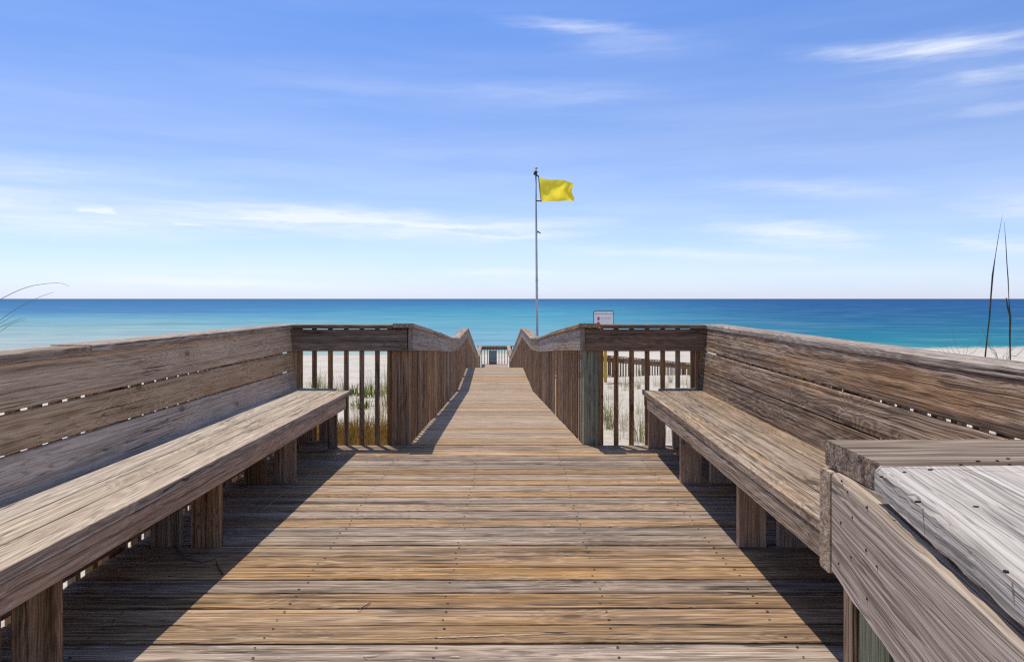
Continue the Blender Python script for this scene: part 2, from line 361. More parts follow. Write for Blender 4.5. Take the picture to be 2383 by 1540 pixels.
def sea_mat():
    m, t, b, out = new_mat('sea_water')
    g = t.new('ShaderNodeNewGeometry'); Pn = g.outputs['Position']; s = t.sep(Pn)
    # distance from the shore line; colour follows depth over pale sand, ramps blend by bearing from paler left to bluer right
    Yd = t.math('MAXIMUM', s[1], 40.0)
    wn = t.noise(t.comb(t.math('MULTIPLY', s[0], .006), t.math('MULTIPLY', s[1], .03), 0), 1, 4, .6)
    inv = t.math('DIVIDE', 8090.0, Yd)
    inv = t.math('ADD', inv, t.math('MULTIPLY', t.math('SUBTRACT', wn, .5), 16))
    k = t.math('DIVIDE', inv, 135.0, clamp=True)
    side = t.math('DIVIDE', s[0], t.math('ADD', Yd, 10.0))
    side = t.math('ADD', side, t.math('MULTIPLY', t.math('SUBTRACT', wn, .5), .25))
    A = t.ramp(k, [(0, srgb(62, 112, 168)), (.10, srgb(66, 124, 188)), (.24, srgb(82, 140, 198)), (.34, srgb(122, 176, 208)), (.52, srgb(156, 188, 206)), (.72, srgb(178, 194, 210)), (.95, srgb(188, 198, 208))])
    B = t.ramp(k, [(0, srgb(48, 105, 168)), (.10, srgb(58, 130, 190)), (.22, srgb(76, 158, 200)), (.42, srgb(104, 172, 206)), (.6, srgb(126, 178, 212)), (.8, srgb(140, 182, 214)), (.95, srgb(150, 190, 190))])
    Cc = t.ramp(k, [(0, srgb(28, 82, 150)), (.12, srgb(30, 92, 160)), (.32, srgb(36, 104, 162)), (.5, srgb(38, 118, 165)), (.7, srgb(44, 132, 168)), (.9, srgb(60, 150, 168)), (.98, srgb(130, 180, 178))])
    col = t.mix(t.rng(side, -.50, -.02, 0, 1, True), A, B)
    col = t.mix(t.rng(side, .0, .42, 0, 1, True), col, Cc)
    # wave streaks
    st = t.noise(t.comb(t.math('MULTIPLY', s[0], .16), t.math('MULTIPLY', s[1], .5), 0), 1, 5, .65)
    st2 = t.noise(t.comb(t.math('MULTIPLY', s[0], .02), t.math('MULTIPLY', s[1], .055), 3), 1, 4, .6)
    col = t.mix(t.rng(st, .48, .66, 0, .5), col, t.mix(.5, col, (.02, .12, .25)))
    col = t.mix(t.rng(st2, .5, .68, 0, .4), col, t.mix(.5, col, (.02, .12, .28)))
    st3 = t.noise(t.comb(t.math('MULTIPLY', s[0], .045), t.math('MULTIPLY', s[1], .17), 7), 1, 4, .6)
    col = t.mix(t.rng(st3, .50, .62, 0, .26), col, t.mix(.45, col, (.03, .14, .28)))
    col = t.mix(t.rng(st3, .47, .36, 0, .2), col, (.5, .62, .66))
    sh = t.math('SUBTRACT', s[1], t.math('MULTIPLY_ADD', s[0], .142, 65.2))
    foam = t.math('MULTIPLY', t.rng(sh, .0, 2.2, 1, 0), t.rng(t.noise(Pn, .9, 4, .6), .4, .6))
    col = t.mix(t.math('MULTIPLY', foam, .7), col, (.75, .76, .75))
    t.n.remove(b); b = t.new('ShaderNodeBsdfDiffuse'); gl = t.new('ShaderNodeBsdfGlossy'); gl.inputs['Roughness'].default_value = .3
    t.put(b.inputs['Color'], t.mix(1.0, col, (.86, .88, .74), 'MULTIPLY'))
    mx = t.new('ShaderNodeMixShader'); mx.inputs[0].default_value = .045
    t.l.new(b.outputs[0], mx.inputs[1]); t.l.new(gl.outputs[0], mx.inputs[2]); t.l.new(mx.outputs[0], out.inputs[0])
    bp = t.new('ShaderNodeBump'); bp.inputs['Strength'].default_value = .5; bp.inputs['Distance'].default_value = .35
    wv = t.noise(t.comb(t.math('MULTIPLY', s[0], .25), t.math('MULTIPLY', s[1], .7), 0), 1, 5, .6)
    t.put(bp.inputs['Height'], wv); t.put(b.inputs['Normal'], bp.outputs[0]); t.put(gl.inputs['Normal'], bp.outputs[0])
    return m
M_SEA = sea_mat()

def leaf_mat(name, c1, c2, tr=.35):
    m, t, b, out = new_mat(name)
    oi = t.new('ShaderNodeObjectInfo'); tc = t.new('ShaderNodeTexCoord')
    n = t.noise(tc.outputs['Object'], 9, 3, .6)
    n = t.math('ADD', t.math('MULTIPLY', n, .8), t.math('MULTIPLY', oi.outputs['Random'], .3))
    col = t.mix(t.rng(n, .35, .75), c1, c2)
    t.put(b.inputs['Base Color'], col); b.inputs['Roughness'].default_value = .7; b.inputs['Specular IOR Level'].default_value = .2
    tl = t.new('ShaderNodeBsdfTranslucent'); t.put(tl.inputs[0], col)
    mx = t.new('ShaderNodeMixShader'); mx.inputs[0].default_value = tr
    t.l.new(b.outputs[0], mx.inputs[1]); t.l.new(tl.outputs[0], mx.inputs[2]); t.l.new(mx.outputs[0], out.inputs[0])
    return m
G_OAT = leaf_mat('sea_oat_blades', (.16, .20, .05), (.42, .36, .16))
G_STRAW = leaf_mat('dry_grass_blades', (.30, .22, .10), (.52, .42, .24))
G_RUST = leaf_mat('rusty_ground_cover', (.22, .085, .02), (.34, .24, .04))
G_GREEN = leaf_mat('green_dune_leaves', (.07, .13, .02), (.22, .28, .05))

# ------------------------------------------------------------------ terrain and sea
PROF = [(-3000, -1.0), (-50, -1.0), (0, -.78), (8.5, -.76), (13, -1.0), (17, -1.12), (21.7, -1.26), (25, -1.45), (30, -2.15), (34, -2.62), (45, -2.95), (57, -3.2), (65.2, -3.5), (80, -4.3), (200, -9), (3000, -30)]
def prof(y):
    for (a, za), (b_, zb) in zip(PROF, PROF[1:]):
        if y <= b_:
            return za+(zb-za)*max(0, (y-a)/(b_-a))
    return PROF[-1][1]
def ground(x, y):
    k = min(1, max(0, (y-30)/30))
    ye = y - .142*x*k
    z = prof(ye)
    near = max(0, min(1, (38-y)/20))
    z += .16*near*noise.noise(Vector((x*.22, y*.22, 1.3))) + .05*near*noise.noise(Vector((x*.9, y*.9, 4.1)))
    if ye > 40: z += .05*noise.noise(Vector((x*.05, y*.15, 9))) * (1 if ye < 60 else .2)
    out = max(0, abs(x+.1)-2.6)
    z += .30*min(1, out/3)*near*(.7+noise.noise(Vector((x*.12, y*.12, 7))))*math.exp(-((y-7)/9)**2)
    return z
def axis(lo, hi, fine_lo, fine_hi, step, grow):
    v = [fine_lo]
    while v[-1] < fine_hi: v.append(v[-1]+step)
    s = step
    while v[-1] < hi: s *= grow; v.append(min(hi, v[-1]+s))
    s = step; lo_l = []; q = fine_lo
    while q > lo: s *= grow; q = max(lo, q-s); lo_l.append(q)
    return lo_l[::-1]+v
xs = axis(-3000, 3000, -12, 14, .3, 1.13); ys = axis(-2000, 400, -2, 40, .3, 1.10)
V = [(x, y, ground(x, y)) for y in ys for x in xs]; nx = len(xs)
Fc = [(j*nx+i, j*nx+i+1, (j+1)*nx+i+1, (j+1)*nx+i) for j in range(len(ys)-1) for i in range(nx-1)]
mesh_obj('beach_sand', V, Fc, M_SAND, smooth=True, kind='structure', label='white quartz sand of the dune and beach around the boardwalk')
mesh_obj('sea', [(-26000, 40, -3.5), (26000, 40, -3.5), (26000, 26000, -3.5), (-26000, 26000, -3.5)], [(0, 1, 2, 3)], M_SEA, kind='structure', label='turquoise and blue gulf water up to the horizon')

# ------------------------------------------------------------------ platform floor
def LX(Y, x): return x + .016*(Y-6)       # left side lines
def RX(Y, x): return x + .009*(Y-6)       # right side lines
def LZ(Y): return .0035*(6-Y)
deck = empty('deck_platform', (0, 3, 0), 'weathered timber boardwalk platform between the two benches', 'deck', kind='structure')
pitch = .1432; Yb = 5.972; k = 0
while Yb > -1.2:
    y0 = Yb-pitch/2
    g = rnd.choice((.009, .011, .013, .016))
    rot = rnd.uniform(-.0006, .0006)+.0035*min(1, (6-Yb)/3.5)
    xl, xr = LX(y0, -1.765)+rnd.uniform(-.006, .006), RX(y0, 1.70)
    zz = rnd.uniform(-.002, .002)
    board('deck_board', (xl, y0+rot*xl, -.019+zz), (xr, y0+rot*xr, -.019+zz), pitch-g, .038, W_DECK, deck, seg=30, ch=.0022, rough=.0007)
    Yb -= pitch; k += 1
for x in (-1.45, -.85, -.25, .35, .95, 1.5):
    board('joist', (x, -1.2, -.132), (x, 5.9, -.132), .038, .184, W_POST, deck, seg=2)
board('rim_joist', (-1.80, 6.0, -.125), (1.72, 6.0, -.125), .036, .17, W_POST, deck, up=(0, 0, 1), seg=4)
board('rim_joist', (LX(-1, -1.782), -1.2, -.125), (-1.782, 5.97, -.125), .034, .18, W_POST, deck, seg=2)
board('rim_joist', (RX(-1, 1.72), -1.2, -.125), (1.72, 5.97, -.125), .034, .18, W_POST, deck, seg=2)

# nail heads over the joists
V, Fc = [], []
Yb = 5.972
while Yb > 1.0:
    for x in (-1.45, -.85, -.25, .35, .95, 1.5):
        for dy in (.035, .105):
            cx_, cy_ = x+rnd.uniform(-.012, .012), Yb-dy+.0035*x*min(1, (6-Yb)/3.5)
            if rnd.random() < .12: continue
            a = len(V); r_ = rnd.uniform(.0035, .005)
            for k in range(7): V.append((cx_+r_*1.3*math.cos(k*.8976), cy_+r_*math.sin(k*.8976)-3, .0024))
            Fc.append(tuple(range(a, a+7)))
    Yb -= pitch
mesh_obj('nail_heads', V, Fc, M_NAIL, deck, loc=(0, 3, 0), kind='stuff')
# ------------------------------------------------------------------ walkway
WP = [(5.98, -.004), (13.7, -.533), (18.5, -.54), (31.6, -2.27), (39.4, -2.28)]
def wz(Y):
    for (a, za), (b_, zb) in zip(WP, WP[1:]):
        if Y <= b_: return za+(zb-za)*(Y-a)/(b_-a)
    return WP[-1][1]
def wc(Y): return -.125-.0242*(Y-5.98)
walk = empty('boardwalk_path', (wc(12), 12, -.4), 'narrow plank walkway running down to the beach between high railings', 'walkway', kind='structure')
Yb = 6.025
while Yb < 18.55:
    y = Yb+pitch/2; z = wz(y)-.019+rnd.uniform(-.001, .001)
    sl = (wz(y+.05)-wz(y-.05))/.1
    board('walkway_board', (wc(y)-.70+rnd.uniform(-.004, .004), y, z), (wc(y)+.70+rnd.uniform(-.004, .004), y, z), pitch-.010, .038, W_WALK, walk, up=(0, -sl, 1), seg=8, ch=.0022)
    Yb += pitch
vs, fs = [], []
while Yb < 39.3:
    y = Yb+pitch/2; z = wz(y)-.019; a = len(vs)
    for (dx, dy, dz) in ((-.7, -.069, .019), (.7, -.069, .019), (.7, .069, .019), (-.7, .069, .019), (-.7, -.069, -.019), (.7, -.069, -.019), (.7, .069, -.019), (-.7, .069, -.019)):
        vs.append((wc(y)+dx, y+dy, z+dz+(wz(y+dy)-wz(y))))
    for q in ((0, 1, 2, 3), (7, 6, 5, 4), (0, 4, 5, 1), (1, 5, 6, 2), (2, 6, 7, 3), (3, 7, 4, 0)): fs.append(tuple(a+i for i in q))
    Yb += pitch
mesh_obj('lower_boards', [Vector(v)-Vector(walk.location) for v in vs], fs, W_WALK, walk, loc=walk.location, kind='stuff')
for s in (-.66, 0, .66):
    for (a, za), (b_, zb) in zip(WP, WP[1:]):
        board('stringer', (wc(a)+s, a+.06, za-.13), (wc(b_)+s, b_, zb-.13), .038, .184, W_POST, walk, seg=2)

def walk_rail(s, label):
    cx = wc(6)+s*.7
    t = empty('walkway_railing', (cx, 6, 0), label, 'railing')
    brk = [5.90, 8.65, 11.3, 13.75, 16.2, 18.5, 21.8, 25.1, 28.3, 31.6, 35.5, 39.3]
    sag = {8.65: -.008, 11.3: -.028, 13.75: .0, 16.2: .012, 18.5: .0}
    def rz(Y): return wz(max(Y, 5.98))+sag.get(Y, 0)
    for a, b_ in zip(brk, brk[1:]):
        za, zb = rz(a), rz(b_)
        sl = (zb-za)/(b_-a)
        cl_ = board('rail_cap', (wc(a)+s*.735, a, za+.962), (wc(b_)+s*.735, b_-.002, zb+.962), .172, .034, W_CAP if a > 6 else W_CAP, t, up=(0, -sl, 1), seg=8, ch=.004)
        board('rail_board', (wc(a)+s*.684, a+.03 if a < 6 else a, za+.853), (wc(b_)+s*.684, b_-.002, zb+.853), .036, .18, W_WFASC, t, up=(0, -sl, 1), seg=8, ch=.003)
    for Y in [6.06, 8.72, 11.3, 13.9, 16.5, 18.7]:
        m = W_POST if s < 0 else W_GREEN
        board('post', (wc(Y)+s*.7745, Y, -2.6 if Y > 12 else -1.3), (wc(Y)+s*.7745, Y, wz(Y)+.943), .14, .14, (m if Y < 7 else W_BAL), t, up=(0, -1, 0), seg=6, ch=.005, share=('p', s, Y))
    for Y in [22, 25.3, 28.6, 31.8, 35.5]:
        board('post', (wc(Y)+s*.7745, Y, ground(wc(Y), Y)-.5), (wc(Y)+s*.7745, Y, wz(Y)+.943), .14, .14, W_BAL, t, up=(0, -1, 0), seg=2, ch=.005)
    Y = 6.19; i = 0
    while Y < 31.4:
        far = Y > 8.72
        if min(abs(Y-q) for q in (8.72, 11.3, 13.9, 16.5, 18.7, 22, 25.3, 28.6, 31.8)) > .09:
            L = 1.10; z1 = wz(Y)+.938
            x = wc(Y)+s*(.713 if not far else .711)
            board('baluster', (x, Y, z1-L), (x, Y, z1), .030 if far else .032, .016 if far else .018, W_BAL, t, up=(1, 0, 0), seg=1, ch=.002, share=('wb', far, i % 4))
        Y += .21 if far else .185; i += 1
    return t
walk_rail(-1, 'left railing of the walkway, whose cap dips and rises towards the sea')
walk_rail(1, 'right railing of the walkway, starting at the greenish post')

# end railing with poster, side ramp
er = empty('end_railing', (-.9, 39.4, -2.28), 'small dark railing closing the far end of the walkway', 'railing')
board('rail_cap', (-1.86, 39.4, -1.345), (.35, 39.4, -1.345), .16, .04, W_FAR, er, seg=3)
board('rail_board', (-1.80, 39.34, -1.45), (-.01, 39.34, -1.45), .15, .036, W_FAR, er, up=(0, -1, 0), seg=3)
for x in (-1.74, -.06): board('post', (x, 39.45, -3.6), (x, 39.45, -1.37), .13, .13, W_FAR, er, up=(0, -1, 0), seg=1)
x = -1.6
while x < -.12:
    board('baluster', (x, 39.4, -2.4), (x, 39.4, -1.37), .04, .04, W_BAL, er, up=(0, -1, 0), seg=1, share=('eb', 0)); x += .152
ps = empty('notice_panel', (-1.01, 39.33, -2.1), 'small teal and brown notice hung on the far end railing', 'sign')
px0, px1 = -1.225, -.80
def slab(name, x0, x1, y, z0, z1, th, mat, par, **kw):
    v = [(x0, y, z0), (x1, y, z0), (x1, y, z1), (x0, y, z1), (x0, y+th, z0), (x1, y+th, z0), (x1, y+th, z1), (x0, y+th, z1)]
    f = [(0, 1, 2, 3), (5, 4, 7, 6), (4, 0, 3, 7), (1, 5, 6, 2), (3, 2, 6, 7), (4, 5, 1, 0)]
    p = Vector(par.location) if par else Vector((0, 0, 0))
    return mesh_obj(name, [Vector(q)-p for q in v], f, mat, par, loc=p, **kw)
slab('panel', px0, px1, 39.29, -2.40, -1.56, .02, plain('panel_brown', (.26, .19, .18), .5), ps)
slab('picture_band', px0+.015, px1-.015, 39.286, -1.97, -1.72, .003, plain('panel_teal', (.10, .28, .34), .5), ps)
slab('picture_stripe', px0+.015, px1-.015, 39.286, -2.13, -2.08, .003, plain('panel_pale_brown', (.40, .30, .28), .5), ps)

def side_ramp(y, label, x0=.15):
    t = empty('ramp_railing', (x0, y, -2.3), label, 'railing')
    def cz(x): return -1.30-.0905*(x-.45)
    x1 = 11.0
    xs_ = [x0, 2.8, 5.4, 8.0, x1]
    for a, b_ in zip(xs_, xs_[1:]):
        board('rail_cap', (a, y, cz(a)), (b_-.003, y, cz(b_)), .15, .038, W_FAR, t, seg=4)
        board('rail_board', (a, y-.05, cz(a)-.12), (b_-.003, y-.05, cz(b_)-.12), .15, .036, W_FAR, t, up=(0, -1, 0), seg=4)
    for x in [x0+.1, 2.8, 4.9, 6.6, 8.6, 10.8]:
        board('post', (x, y+.05, cz(x)-2.0), (x, y+.05, cz(x)-.02), .14, .14, W_FAR, t, up=(0, -1, 0), seg=1, share='sp')
    x = x0+.25; i = 0
    while x < x1:
        board('baluster', (x, y, cz(x)-1.05), (x, y, cz(x)-.02), .038, .038, W_BAL, t, up=(0, -1, 0), seg=1, share=('sb', i % 3)); x += .13; i += 1
    return t
side_ramp(35.9, 'nearer rail of the low brown beach ramp beyond the dune')
side_ramp(37.4, 'farther rail of the low brown beach ramp beyond the dune')
rf = empty('ramp_floor', (.2, 36.6, -2.3), 'plank floor of the low ramp leading right to the beach', 'ramp', kind='structure')
x = .25; i = 0
while x < 11.0:
    z = -2.27-.0905*(x-.45)
    board('ramp_board', (x, 35.95, z), (x, 37.35, z), .139, .038, W_WALK, rf, seg=1, share=('rb', i % 3)); x += .1432; i += 1

# ------------------------------------------------------------------ back railings of the platform
def back_rail(name, x0, x1, bx, label):
    t = empty('platform_railing', ((x0+x1)/2, 6, 0), label, 'railing')
    board('rail_cap', (x0, 6.0, .947), (x1, 6.0, .945), .145, .03, W_RAIL, t, seg=14, ch=.003, rough=.0012)
    a, b_ = bx
    board('rail_board', (a, 5.963, .838), (b_, 5.963, .838), .172, .036, W_RAIL, t, up=(0, -1, 0), seg=10, rough=.0008)
    return t
bl_ = back_rail('l', -1.93, -.952, (-1.80, -.836), 'low railing left of the walkway opening')
for x in (-1.703, -1.589, -1.461, -1.333, -1.208, -1.083, -.985):
    board('baluster', (x, 5.995, -.2), (x, 5.995, .933), .036, .024, W_POST, bl_, up=(0, -1, 0), seg=2, ch=.002)
board('post', (-1.77, 6.06, -1.3), (-1.77, 6.06, .93), .09, .12, W_POST, bl_, up=(0, -1, 0), seg=3)
br_ = back_rail('r', .714, 1.715, (.580, 1.57), 'low railing right of the walkway opening')
for x in (.716, .838, .962, 1.087, 1.212, 1.333, 1.454):
    board('baluster', (x, 5.995, -.2), (x, 5.995, .933), .036, .024, W_POST, br_, up=(0, -1, 0), seg=2, ch=.002)
board('post', (1.53, 6.06, -1.3), (1.53, 6.06, .93), .09, .12, W_POST, br_, up=(0, -1, 0), seg=3)
# dark end grain blocks where the walkway rail boards start
# ------------------------------------------------------------------ side railings behind the benches
def side_rail(s, label):
    f = LX if s < 0 else RX
    zf = LZ if s < 0 else (lambda Y: 0)
    e0, e1 = (-1.748, -1.93) if s < 0 else (1.55, 1.715)
    t = empty('side_railing', (e1, 3.5, 0), label, 'railing')
    cxm = (e0+e1)/2; wdt = abs(e1-e0)
    ysplit = 3.18 if s < 0 else 2.2
    ynear = .7 if s < 0 else 1.14
    for a, b_, dz in ((ynear, ysplit, -.004), (ysplit+.003, 6.073 if s < 0 else 6.074, 0)):
        board('rail_cap', (f(a, cxm), a, .945+zf(a)+dz), (f(b_, cxm), b_, .945+zf(b_)+dz), wdt, .036, W_CAP, t, seg=20, ch=.004, rough=.001)
    xb = -1.826 if s < 0 else 1.632
    Y = 5.86; i = 0
    while Y > 1.2:
        if min(abs(Y-q) for q in (4.75, 3.5, 2.25)) > .05:
            board('baluster', (f(Y, xb), Y, -.2), (f(Y, xb), Y, .925), .038, .038, W_BAL, t, up=(0, -1, 0), seg=1, ch=.002, share=('sbal', i % 4))
        Y -= .1275; i += 1
    for Y in (4.75, 3.5, 2.25):
        board('post', (f(Y, xb+s*.035), Y, -1.3), (f(Y, xb+s*.035), Y, .925), .09, .09, W_POST, t, up=(0, -1, 0), seg=2)
side_rail(-1, 'long left side railing behind the left bench')
side_rail(1, 'long right side railing behind the right bench')

# ------------------------------------------------------------------ benches
def bench(s, label):
    f = LX if s < 0 else RX
    zf = LZ if s < 0 else (lambda Y: 0)
    t = empty('bench', (s*1.4, 3.6, 0), label, 'bench', group='benches facing each other on the platform')
    yn = .75 if s < 0 else 1.17
    if s < 0: front, back, bt, bb = -1.25, -1.735, -1.765, -1.712
    else: front, back, bt, bb = 1.022, 1.50, 1.556, 1.478
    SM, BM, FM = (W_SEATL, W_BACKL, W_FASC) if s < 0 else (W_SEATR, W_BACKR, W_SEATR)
    zs = .456
    # seat boards, from the front edge backwards
    wds = [.140, .140, .140, .06]; x = front
    for i, wd in enumerate(wds):
        xc = x + s*wd/2
        ye = (5.80, 5.93, 5.955, 5.955)[i]
        cutv = 0
        if i == 0: cutv = s*-1.1 if False else 0
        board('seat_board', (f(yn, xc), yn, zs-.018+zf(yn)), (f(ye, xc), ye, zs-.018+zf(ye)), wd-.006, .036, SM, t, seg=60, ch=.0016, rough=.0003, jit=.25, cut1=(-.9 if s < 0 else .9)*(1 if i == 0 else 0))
        x += s*wd
        if i < 3: board('gap_sun_stop', (f(yn, x), yn, zs-.10+zf(yn)), (f(5.7, x), 5.7, zs-.10+zf(5.7)), .05, .02, W_POST, t, seg=2)  # added strip under each seat gap, keeps sun slits off the deck
    xf_ = front+s*.024
    board('fascia', (f(yn, xf_), yn, zs-.036-.044+zf(yn)), (f(5.66, xf_), 5.66, zs-.036-.044+zf(5.66)), .036, .084, FM, t, seg=40, ch=.003, rough=.0009)
    # leaning back boards
    top = Vector((bt, 0, .931)); bot = Vector((bb, 0, .45)); dn = (bot-top).normalized(); nrm = Vector((-s*abs(dn.z), 0, abs(dn.x)))
    q = 0; 
    for wd, gp in ((.176, .011), (.138, .009 if s < 0 else .007), (.150, 0)):
        c = top + dn*(q+wd/2) - nrm*.018
        yf = 5.935
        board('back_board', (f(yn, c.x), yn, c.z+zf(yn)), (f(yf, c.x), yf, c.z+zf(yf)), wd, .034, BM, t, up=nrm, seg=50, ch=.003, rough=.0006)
        q += wd+gp
    # board behind the feet
    kx = s*(1.755 if s < 0 else 1.545)
    board('kick_board', (f(yn, kx), yn, .18), (f(5.9, kx), 5.9, .18), .022, .292 if s < 0 else .31, W_POST, t, seg=3)
    for Y in (2.27, 3.53, 4.745, 5.86):
        for j, (a, b_) in enumerate(((-1.375, -1.512), (-1.565, -1.70)) if s < 0 else ((1.072, 1.205), (1.262, 1.40))):
            xx = f(Y, (a+b_)/2)+ (.06 if s < 0 else .03)*(6-Y)*.25
            board('leg', (xx, Y, 0), (xx, Y, zs-.038), abs(a-b_), .038, W_POST if s < 0 else W_FASC, t, up=(0, -1, 0), seg=3, ch=.002)
        xx = f(Y, s*(1.55 if s < 0 else 1.27))
        board('seat_bearer', (xx-.22, Y+.04, .37), (xx+.16, Y+.04, .37), .036, .09, W_POST, t, seg=1)
    return t
bench(-1, 'long pale timber bench on the left side of the platform')
bench(1, 'long dark brown timber bench on the right side, partly hidden by the near corner post')

# ------------------------------------------------------------------ near right corner
nc = empty('corner_railing', (.55, 1.0, 0), 'grey railing corner close by in the lower right with bleached cap board', 'railing')
board('rail_cap', (.478, 1.05, .937), (1.74, 1.05, .939), .174, .038, W_NEARC, nc, seg=16, ch=.004, rough=.0008)
board('rail_board', (.470, 1.12, .838), (1.70, 1.12, .838), .150, .036, W_NEAR, nc, up=(0, -1, 0), seg=6)
D2 = Vector((.175, 1, 0)).normalized(); N2 = Vector((D2.y, -D2.x, 0))
A = Vector((.4685, 1.092, .842)) + N2*.018
board('rail_board', A - D2*2.3, A, .148, .036, W_NEAR, nc, up=N2, seg=60, ch=.003, rough=.0007)
D3 = Vector((.2, 1, 0)).normalized(); N3 = Vector((D3.y, -D3.x, 0))
Wc = .25
e = Vector((.4526, .932, .9435)) + N3*Wc/2 + D3*.018
board('rail_cap', e - D3*2.1, e, Wc, .038, W_PALE, nc, seg=90, ch=.005, rough=.0011, jit=.35, cut1=-.24, label='bleached near cap board with nail holes')
board('post', (.572, 1.018, -1.3), (.572, 1.018, .917), .135, .135, W_GREEN, nc, up=(0, -1, 0), seg=4, label='greenish treated corner post')
for x in (.542, .70, .83, .96, 1.09, 1.22, 1.35):
    board('baluster', (x, 1.16, -.1), (x, 1.16, .917), .038, .036, W_POST, nc, up=(0, -1, 0), seg=1)
for q in (.13, .26, .39, .52):
    p = A - D2*q + N2*.04
    if q > .2: board('baluster', (p.x, p.y, -.1), (p.x, p.y, .92), .038, .038, W_POST, nc, up=(0, -1, 0), seg=1)
# nail heads
nv, nf = [], []
nv, nf = tube([(0, 0, -.001), (0, 0, .0005)], [.0030, .0028], 8)
nm = bpy.data.meshes.new('nail'); nm.from_pydata([tuple(v) for v in nv], [], nf); nm.materials.append(M_NAIL)
def nail(p, n, par, s=1.0):
    o = bpy.data.objects.new('nail', nm); o.location = p; o.scale = (s*rnd.uniform(.8, 1.5), s*rnd.uniform(.7, 1.1), 1)
    o.rotation_euler = Vector(n).to_track_quat('Z', 'Y').to_euler(); link(o, par)
for (px, py) in ((2104, 1098), (2164, 1092), (2235, 1080), (2275, 1072), (2320, 1071), (2345, 1066), (2050, 1108), (2270, 1178), (2135, 1166), (2340, 1328)):
    Y = (CH-.963)*F/(py-695); nail(pt(px, py, Y), (0, 0, 1), nc, .8)
def on_fascia(px, py):
    # intersect the view ray with the near rail board's face
    dr = Vector(((px-1191)/F, 1, -(py-695)/F)); p0 = A - N2*.018
    tt = (p0-Vector((0, 0, CH))).dot(N2)/dr.dot(N2)
    return Vector((0, 0, CH)) + dr*tt
for (px, py) in ((1958, 1119), (1972, 1144), (1983, 1203), (1956, 1216), (2017, 1180), (2015, 1279), (2040, 1317), (1980, 1296), (1951, 1310), (2017, 1392)):
    nail(on_fascia(px, py)-N2*.0004, -N2, nc, .7)

# ------------------------------------------------------------------ flag pole and flag
YF = 31.0
fp = empty('flag_pole', (pt(1248, 700, YF).x, YF, ground(1.0, YF)), 'tall thin grey metal pole standing beside the walkway carrying the flag', 'flagpole')
def world_mesh(name, V, Fc, mat, par, **kw):
    p = Vector(par.location) if par else Vector((0, 0, 0))
    return mesh_obj(name, [Vector(v)-p for v in V], Fc, mat, par, loc=p, **kw)
x0 = pt(1249, 700, YF).x; xt = pt(1246.5, 410, YF).x
zt = pt(0, 402, YF).z
V, Fc = tube([(x0+.03, YF, -2.5), (x0, YF, 1.0), ((x0+xt)/2, YF, 3.6), (xt, YF, zt)], [.056, .052, .042, .03], 14, True)
world_mesh('pole', V, Fc, M_STEEL, fp, smooth=True)
V, Fc = tube([(xt-.02, YF, zt-.10), (xt-.02, YF, zt-.02), (xt, YF, zt), (xt, YF, zt+.05)], [.075, .085, .06, .085], 12)
world_mesh('pole_truck', V, Fc, M_BLACK, fp, smooth=False)
V, Fc = tube([(xt, YF, zt+.05), (xt+.01, YF, zt+.13), (xt+.015, YF, zt+.14), (xt+.015, YF, zt+.17), (xt+.015, YF, zt+.21), (xt+.015, YF, zt+.235)], [.022, .022, .045, .06, .045, .01], 12)
world_mesh('finial', V, Fc, M_GOLD, fp, smooth=True)
a = pt(1251, 468, YF); b_ = pt(1258, 468.5, YF)
V, Fc = tube([(a.x-.07, YF-.02, a.z+.01), (b_.x, YF-.02, b_.z)], .026, 8); world_mesh('flag_clip', V, Fc, M_BLACK, fp)
a = pt(1246, 408, YF)
V, Fc = tube([(a.x, YF-.02, a.z+.02), (a.x+.14, YF-.02, a.z-.07)], .03, 8); world_mesh('flag_clip', V, Fc, M_BLACK, fp)
a = pt(1249.5, 540, YF)
V, Fc = tube([(a.x, YF-.03, a.z+.03), (a.x+.06, YF-.04, a.z), (a.x+.14, YF-.04, a.z-.07)], .024, 8); world_mesh('cleat', V, Fc, M_BLACK, fp)
for z in (1.9, 3.9):
    V, Fc = tube([(x0-.005, YF, z), (x0-.005, YF, z+.07)], .058, 12); world_mesh('pole_joint', V, Fc, M_STEEL, fp)
# flag cloth
m, t, b, out = new_mat('yellow_flag_cloth')
tcn = t.new('ShaderNodeTexCoord'); n = t.noise(tcn.outputs['Object'], 3, 3, .6)
colf = t.mix(t.rng(n, .35, .7), (.95, .76, .05), (.98, .84, .10))
t.put(b.inputs['Base Color'], colf); b.inputs['Roughness'].default_value = .8; b.inputs['Specular IOR Level'].default_value = .1
tl = t.new('ShaderNodeBsdfTranslucent'); t.put(tl.inputs[0], colf)
mx = t.new('ShaderNodeMixShader'); mx.inputs[0].default_value = .5
t.l.new(b.outputs[0], mx.inputs[1]); t.l.new(tl.outputs[0], mx.inputs[2]); t.l.new(mx.outputs[0], out.inputs[0])
TL, BL, TR, BR = (1253, 413), (1259, 469), (1333, 427), (1333, 469)
V, Fc = [], []; NU, NV = 44, 28
for j in range(NV+1):
    v = j/NV
    for i in range(NU+1):
        u = i/NU
        lx = TL[0]+(BL[0]-TL[0])*v; ly = TL[1]+(BL[1]-TL[1])*v
        rx = TR[0]+(BR[0]-TR[0])*v - 3.2*math.sin(math.pi*min(1, v*1.15))+1.5*math.sin(v*9); ry = TR[1]+(BR[1]-TR[1])*v
        px = lx+(rx-lx)*u; py = ly+(ry-ly)*u
        if v > .6: py += 1.6*math.sin(u*7+1)*(v-.6)*2.5*u
        py += 1.2*math.sin(u*6)*(1-v)*u
        dep = .20*math.sin(u*7.5-v*3.2+.4)*u**.8 + .07*math.sin(u*15+v*6)*u + .10*math.sin((u*.9+v)*6.0)*math.exp(-((u-.35)/.3)**2)
        p = pt(px, py, YF); V.append((p.x, YF+dep-.25*u, p.z))
